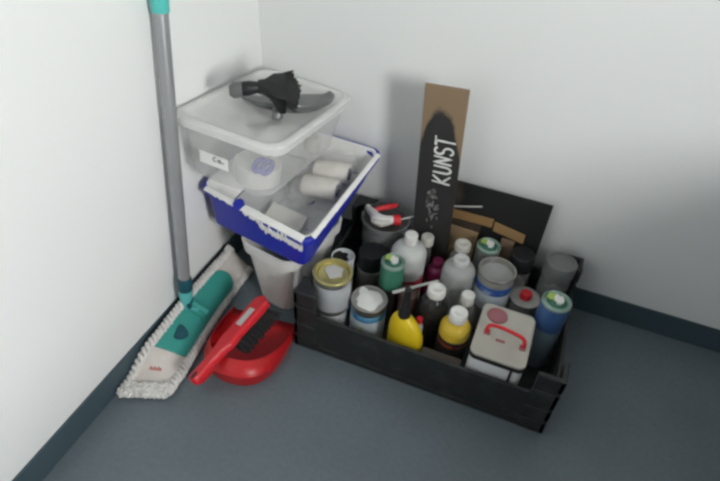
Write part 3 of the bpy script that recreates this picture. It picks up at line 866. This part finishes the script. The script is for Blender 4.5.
bottle('clear bottle with greyed white cap at the foot of the wood strips', .6105, -.1125, .0260, .165, 'glass', .0205, .017, capmat='cap_cream', bands=[('label', 'label_dark', .02, .12)], group=GB)
bottle('low magenta bottle between the two frosted bottles', .5625, -.1425, .0245, .118, 'magenta', .0150, .012, capmat='magenta', sh=.016)
bottle('frosted translucent bottle with frosted cap in the middle of the crate', .622, -.188, .0395, .190, 'hdpe_clear', .0200, .012, capmat='hdpe', sh=.024, neck=.004, group=GB)
bottle('dark clear bottle with ridged white cap behind the yellow bottle', .593, -.2915, .0335, .165, 'smoke', .0215, .017, inner=('liquid_dark', .12), sh=.03, group=GB)
bottle('yellow bottle with white cap and black label left of the canister', .6565, -.3375, .0345, .158, 'yellow_dull', .0205, .022, bands=[('label', 'label_dark', .01, .118), ('print', 'orange', .098, .108)], sh=.022, group=GB)
bottle('small clear bottle with tall white cap behind the yellow capped bottle', .6615, -.2485, .0265, .125, 'glass', .0165, .026, sh=.02, group=GB)
bottle('tiny white bottle with red cap beside the yellow squeeze bottle', .5745, -.3345, .0105, .108, 'hdpe', .0072, .012, capmat='red_light', sh=.016, neck=.004)
# jar with black lid
t = thing('glass_jar', 'clear glass jar with tall black lid in front of the black panel', 'jar', (.756, -.0835, ZF))
obj('jar_body', lathe([(0, .002), (.027, 0), (.030, .004), (.030, .130), (.026, .142), (.026, .150)], 40), 'glass', t)
obj('contents', lathe([(0, .006), (.027, .006), (.027, .09), (0, .09)], 32), 'dulltin', t)
obj('lid', lathe([(.0275, .142), (.030, .143), (.031, .150), (.0305, .184), (.028, .188), (.010, .1885), (0, .188)], 44, knurl=.02), 'black', t, angle=55)
# big jar with grey lid at the back right
t = thing('plastic_jar', 'big grey lidded clear jar in the back right corner of the crate', 'jar', (.8475, -.0755, ZF))
obj('jar_body', lathe([(0, .002), (.033, 0), (.0365, .004), (.037, .145), (.034, .155)], 40), 'glass_grey', t)
obj('contents', lathe([(0, .006), (.033, .006), (.033, .085), (0, .085)], 32), 'grey_paint', t)
obj('lid', lathe([(.035, .150), (.0385, .152), (.0385, .186), (.036, .190), (.031, .1895), (.030, .187), (0, .187)], 44), 'jar_lid', t, angle=55)
# small brown jar carrying the white stick
t = thing('brown_jar', 'small red brown jar under the white stick', 'jar', (.528, -.276, ZF))
obj('jar_body', lathe([(0, .002), (.021, 0), (.0235, .003), (.0235, .112), (.021, .118)], 32), 'brown', t)
obj('lid', lathe([(.020, .116), (.0235, .117), (.0235, .134), (.022, .136), (0, .136)], 36, knurl=.02), 'brown', t, angle=55)
bm = B(); a, b = V((.494, -.300, .151)), V((.584, -.219, .154))
d = (b - a).normalized(); s = V((-d.y, d.x, 0))
bm = loft([[a + d*q + s*w + V((0, 0, z)) for w, z in ((-.0042*k, -.0015), (.0042*k, -.0015), (.0042*k, .0015), (-.0042*k, .0015))] for q, k in ((0, .7), (.006, 1), (.06, .85), (.114, .7), (.121, .45))])
tag(obj('stirring_stick', bm, 'stick_white', None), 'flat white stirring stick lying across the small brown jar', 'stick')

# yellow squeeze bottle with black spout
t = thing('squeeze_bottle', 'bright yellow squeeze bottle with long black spout at the front of the crate', 'bottle', (.5555, -.3765, ZF), (0, 0, math.radians(-14)))
rx, ry = .0435, .0245
def el(kx, ky, z, dx=0.): return [(dx + rx*kx*math.cos(2*PI*i/32), ry*ky*math.sin(2*PI*i/32), z) for i in range(32)]
bm = loft([el(.9, .9, 0), el(1, 1, .006), el(1, 1, .100), el(.98, .98, .115, -.001), el(.88, .9, .132, -.004), el(.68, .78, .148, -.008), el(.42, .62, .160, -.012), el(.36, .56, .163, -.012)])
obj('bottle_body', bm, 'yellow', t)
bm = lathe([(.0145, .156), (.0150, .158), (.0135, .180), (.0105, .186), (.0085, .225), (.0075, .243), (.0035, .245), (0, .245)], 24)
bmesh.ops.translate(bm, vec=(-.011, 0, 0), verts=bm.verts)
obj('spout', bm, 'black', t)

# canister with red handle
t = thing('metal_canister', 'rectangular white canister with cream top and red carrying handle', 'canister', (.7605, -.3325, ZF), (0, 0, math.radians(-.5)))
hx_, hy_, H_ = .0590, .0775, .156
bm = loft([lp(rrect(hx_ - .003, hy_ - .003, .014), 0), lp(rrect(hx_ - .001, hy_ - .001, .015), .003), lp(rrect(hx_ - .001, hy_ - .001, .015), H_ - .014)])
obj('canister_body', bm, 'canister_body', t)
bm = loft([lp(rrect(hx_ - .0004, hy_ - .0004, .0155), H_ - .016), lp(rrect(hx_ + .0006, hy_ + .0006, .016), H_ - .015), lp(rrect(hx_ + .0006, hy_ + .0006, .016), H_ - .005), lp(rrect(hx_ - .001, hy_ - .001, .015), H_ - .004)])
obj('seam', bm, 'label_dark', t)
bm = loft([lp(rrect(hx_ - .001, hy_ - .001, .0155), H_ - .005), lp(rrect(hx_, hy_, .016), H_ - .003), lp(rrect(hx_, hy_, .016), H_ + .002), lp(rrect(hx_ - .003, hy_ - .003, .014), H_ + .003), lp(rrect(hx_ - .005, hy_ - .005, .013), H_ + .0015)])
top = obj('top', bm, 'canister', t)
bm = B(); box(bm, .0315, .0365, -hy_ - .0022, -hy_ + .002, .05, H_ - .004); obj('side_seam', bm, 'label_dark', t, smooth=False)
bm = lathe([(0, H_ + .001), (.0225, H_ + .001), (.023, H_ + .002), (.022, H_ + .0055), (.019, H_ + .0065), (0, H_ + .006)], 36, knurl=.02)
bmesh.ops.translate(bm, vec=(-.024, .046, 0), verts=bm.verts)
obj('screw_cap', bm, 'pink', t, angle=55)
hp = []
for x, y, z in ((-.040, -.002, .003), (-.041, .002, .014), (-.034, .005, .021), (-.012, .004, .024), (.014, .000, .024), (.034, -.004, .022), (.041, -.009, .014), (.040, -.012, .003)):
    hp.append(V((x + .004, y - .009, H_ + z)))
sm_ = []
for i in range(len(hp) - 1):
    p0, p1, p2, p3 = hp[max(i-1, 0)], hp[i], hp[i+1], hp[min(i+2, len(hp)-1)]
    for k in range(6):
        u = k/6
        sm_.append(.5*((2*p1) + (p2 - p0)*u + (2*p0 - 5*p1 + 4*p2 - p3)*u*u + (3*p1 - p0 - 3*p2 + p3)*u**3))
sm_.append(hp[-1])
obj('carry_handle', tube(sm_, .0042, 10), 'red_light', t)
bm = B(); box(bm, -.042, -.029, -.017, -.003, H_ + .0012, H_ + .005); obj('handle_lug', bm, 'pink', t, bevel=.001)
bm = B(); box(bm, .037, .050, -.029, -.015, H_ + .0012, H_ + .005); obj('handle_lug', bm, 'pink', t, bevel=.001)
bm = B(); box(bm, -.014, .006, -.026, -.019, H_ + .0014, H_ + .0022); obj('print', bm, 'pink', t, smooth=False)

# smoky jar with a trigger sprayer lying in its mouth
t = thing('wide_jar', 'wide dark grey clear jar in the back left of the crate', 'jar', (.402, -.1005, ZF))
obj('jar_body', lathe([(0, .002), (.050, 0), (.055, .004), (.060, .150), (.062, .184), (.0635, .186), (.0635, .190), (.0615, .191), (.060, .188), (.058, .150), (.053, .008), (0, .006)], 48), 'glass_grey', t)
obj('contents', lathe([(0, .010), (.0525, .010), (.0590, .172), (.03, .174), (0, .173)], 40), 'contents', t)
sp = thing('trigger_sprayer', 'white and red trigger sprayer lying on top of the wide grey jar', 'sprayer', (.402, -.1005, .203))
so = V((.402, -.1005, .203))
def P(x, y, z=.207): return V((x, y, z)) - so
# body: head runs from the nozzle to the collar
bm = B()
nz0, mid, col = P(.353, -.098, .209), P(.385, -.132, .207), P(.427, -.110, .207)
tube([nz0, nz0.lerp(mid, .5) + V((.004, .004, 0)), mid], [.0085, .0125, .0125], 14, bm)
obj('head', bm, 'cap_white', sp)
obj('neck', tube([P(.380, -.118), P(.396, -.124), P(.410, -.119), P(.424, -.111)], [.0135, .014, .0125, .011], 14), 'cap_white', sp)
obj('shroud', tube([P(.384, -.136), P(.402, -.138), P(.418, -.124)], [.0085, .0095, .008], 12), 'cap_cream', sp)
obj('nozzle', tube([P(.350, -.094, .209), P(.345, -.088, .209)], [.0085, .0075], 12), 'cap_white', sp)
c0, c1 = P(.424, -.111), P(.440, -.103)
obj('collar', tube([c0, c1], [.0135, .0145], 18), 'red_light', sp)
obj('trigger', tube([P(.366, -.098, .211), P(.378, -.088, .212), P(.398, -.071, .213), P(.414, -.054, .212)], [.0045, .007, .0075, .0055], 12), 'red_light', sp)
obj('dip_tube', tube([P(.438, -.104, .208), P(.456, -.093, .212), P(.474, -.083, .217)], .0022, 8), 'stick_white', sp)

# boards against the back wall
sg = thing('painted_sign', 'tall narrow brown board painted black with the white word KUNST', 'sign', (.5345, -.1000, ZF + .003), (0, math.radians(-3.3), 0))
SH = .573
bm = B(); box(bm, -.048, .048, -.003, .003, 0, SH)
bd_ = obj('board', bm, 'sign', sg, smooth=False, bevel=.0008)
# hand brushed letters: text runs upwards, letter tops face left
def letter(strokes, base, w=.0042):
    """strokes in letter space: a across the word (reading direction), b up the letter"""
    bm = B()
    for st in strokes:
        pts = []
        for a, b in st: pts.append(V((.030 - b, -.0036, base + a)))
        n = 1; dense = []
        for p, q in zip(pts, pts[1:]):
            for k in range(5): dense.append(p.lerp(q, k/5))
        dense.append(pts[-1])
        ring = []
        for i, p in enumerate(dense):
            tq = (dense[min(i+1, len(dense)-1)] - dense[max(i-1, 0)]); tq.normalize()
            s = V((tq.z, 0, -tq.x)); ww = w * (.40 + .12*mnoise.noise(p*90)) * (1.1 if i < len(dense) - 3 else .8)
            ring.append((p + s*ww, p - s*ww))
        vs = [[bm.verts.new(p + V((0, dy, 0))) for p in (a, b) for dy in (0, .0007)] for a, b in ring]
        for x, y in zip(vs, vs[1:]):
            for i, j in ((0, 1), (1, 3), (3, 2), (2, 0)): bm.faces.new((x[i], x[j], y[j], y[i]))
        bm.faces.new([vs[0][k] for k in (0, 2, 3, 1)]); bm.faces.new([vs[-1][k] for k in (0, 1, 3, 2)])
    return bm
LH = .040
def arc(cx, cy, rx, ry, a0, a1, n=8): return [(cx + rx*math.cos(math.radians(a0 + (a1-a0)*i/n)), cy + ry*math.sin(math.radians(a0 + (a1-a0)*i/n))) for i in range(n+1)]
Z0 = .334
KS = 1.02
letters = [('K', [[(.000, -.002), (.003, LH)], [(.019, LH*.98), (.003, LH*.42), (.021, -.001)]], 0.),
           ('U', [[(.000, LH), (.000, LH*.35)] + arc(.008, LH*.3, .008, LH*.30, 180, 360) + [(.0165, LH*.98)]], .028),
           ('N', [[(.000, 0), (.002, LH), (.015, .001), (.0175, LH*1.02)]], .052),
           ('S', [arc(.008, LH*.76, .0085, LH*.25, 25, 250, 8) + arc(.008, LH*.25, .0085, LH*.27, 85, -160, 8)], .0765),
           ('T', [[(-.001, LH*.98), (.022, LH*1.02)], [(.011, LH*1.0), (.010, -.004)]], .098)]
for ch, st, dx in letters:
    obj('letter', letter([[(a*KS, b*1.04) for a, b in q] for q in st], Z0 + dx*KS, .0058), 'chalk', bd_, smooth=False)
bm = B()
for k, (x, z, l, a) in enumerate(((-.004, .270, .020, 80), (.006, .262, .022, 60), (-.010, .250, .018, 110), (.004, .240, .02, 40), (-.012, .262, .016, 30), (-.002, .226, .012, 75), (.010, .230, .010, 100), (-.014, .218, .01, 95), (.0, .2, .008, 80))):
    dx_, dz_ = math.cos(math.radians(a))*l/2, math.sin(math.radians(a))*l/2
    tube([(x - dx_, -.0032, z - dz_), (x, -.0032, z + .002), (x + dx_, -.0032, z + dz_)], [.0012, .0022, .001], 6, bm)
obj('paint_smear', bm, 'smear', bd_)
for k, (x, z, r) in enumerate(((-.006, .296, .012), (-.012, .272, .010), (.004, .262, .008), (-.004, .236, .007))):
    o = obj('paint_smear', blob(r, 0, .0004, 20 + k, rough=.4, sy=1.3), 'smear_dark', bd_); o.matrix_local = Matrix.Translation((x, -.0030, z)) @ Matrix.Rotation(PI/2, 4, 'X')

pnl = B(); box(pnl, -.145, .145, -.002, .002, 0, .308)
o = tag(obj('black_panel', pnl, 'panel', None, smooth=False, bevel=.0008), 'wide black painted panel with bare brown corner behind the wood strips', 'panel')
o.location = (.643, -.051, ZF + .0005); o.rotation_euler = (math.radians(-4.2), 0, 0)
def plank(label, x0, x1, y, z1, mat, tilt=0., th=.0036, lean=math.radians(-4.2), z0=0.):
    bm = B(); w = (x1 - x0)/2
    box(bm, -w, w, -th/2, th/2, z0, z1)
    for v in bm.verts:
        if v.co.z > .01: v.co.z += v.co.x * tilt
    o = tag(obj('wood_strip', bm, mat, None, smooth=False, bevel=.001), label, 'wood strip', 'wood strips in front of the black panel')
    o.location = ((x0 + x1)/2, y, ZF); o.rotation_euler = (lean, 0, 0)
    return o
plank('long light brown wood strip highest against the black panel', .552, .664, -.0572, .230, 'wood', .02, th=.006, z0=.206)
plank('ochre wood strip at the right end of the row against the black panel', .668, .748, -.0572, .218, 'wood2', -.18, th=.006, z0=.192)
plank('dark strip for the shaded gap between the light brown strip and the pale board', .551, .638, -.0600, .204, 'gap_dark', .03, th=.003)  # added strip, its dark colour paints the shaded gap above the pale board
plank('broad pale wood board lowest behind the silver spray can', .548, .636, -.0640, .186, 'wood3', -.03)
bm = B(); box(bm, -.0165, .0165, -.0015, .0015, 0, .19)
o = tag(obj('cardboard_piece', bm, 'cardboard', None, smooth=False), 'brown cardboard piece standing between silver spray can and black lidded jar', 'cardboard')
o.location = (.7115, -.0650, ZF); o.rotation_euler = (math.radians(-4.2), 0, 0)
o = tag(obj('thin_stick', tube([(.556, -.0395, .2470), (.592, -.0390, .2575), (.628, -.0383, .2690)], .0022, 8), 'stick_white', None), 'thin white stick on top of the light brown wood strip', 'stick')
# dark cardboard slip leaning behind the front wall
bm = B(); box(bm, -.045, .045, -.010, .010, 0, .096)
o = tag(obj('cardboard_box', bm, 'card_dark', None, smooth=False, bevel=.001), 'flat dark brown cardboard box behind the crate front left of the canister', 'box')
o.location = (.646, -.397, ZF)

# ------------------------------------------------------------------ camera
cd = bpy.data.cameras.new('camera'); cam = bpy.data.objects.new('camera', cd); COL.objects.link(cam)
rt = V((.92766064, .36866285, .05944266)); up = V((-.28455451, .59479642, .75182841)); fw = V((-.24181492, .7143563, -.6566739))
cam.matrix_world = frame((.7064922, -1.195119, 1.102), rt, up, -fw)
cd.sensor_width = 36; cd.lens = 560 / 720 * 36; cd.clip_start = .02
scene.camera = cam

# ------------------------------------------------------------------ light
def area(name, loc, target, sx, sy, power, col):
    l = bpy.data.lights.new(name, 'AREA'); l.shape = 'RECTANGLE'; l.size = sx; l.size_y = sy; l.energy = power; l.color = col
    o = bpy.data.objects.new(name, l); COL.objects.link(o); o.location = loc
    o.rotation_euler = (V(target) - V(loc)).to_track_quat('-Z', 'Y').to_euler()
    return o
area('window_daylight', (XR + .22, (WY0 + WY1)/2, (WZ0 + WZ1)/2), (0, (WY0 + WY1)/2, (WZ0 + WZ1)/2), WY1 - WY0, WZ1 - WZ0, 100, (1, 1, .985))
w = bpy.data.worlds.new('room light'); scene.world = w; w.use_nodes = True
bg = w.node_tree.nodes['Background']; bg.inputs[0].default_value = (.96, 1.0, 1.0, 1); bg.inputs[1].default_value = .36

vs = scene.view_settings
vs.view_transform = 'Standard'; vs.look = 'None'; vs.gamma = 1; vs.use_curve_mapping = False; vs.exposure = 0
scene.cycles.use_denoising = True
scene.cycles.filter_width = 2.6
scene.cycles.transparent_max_bounces = 24
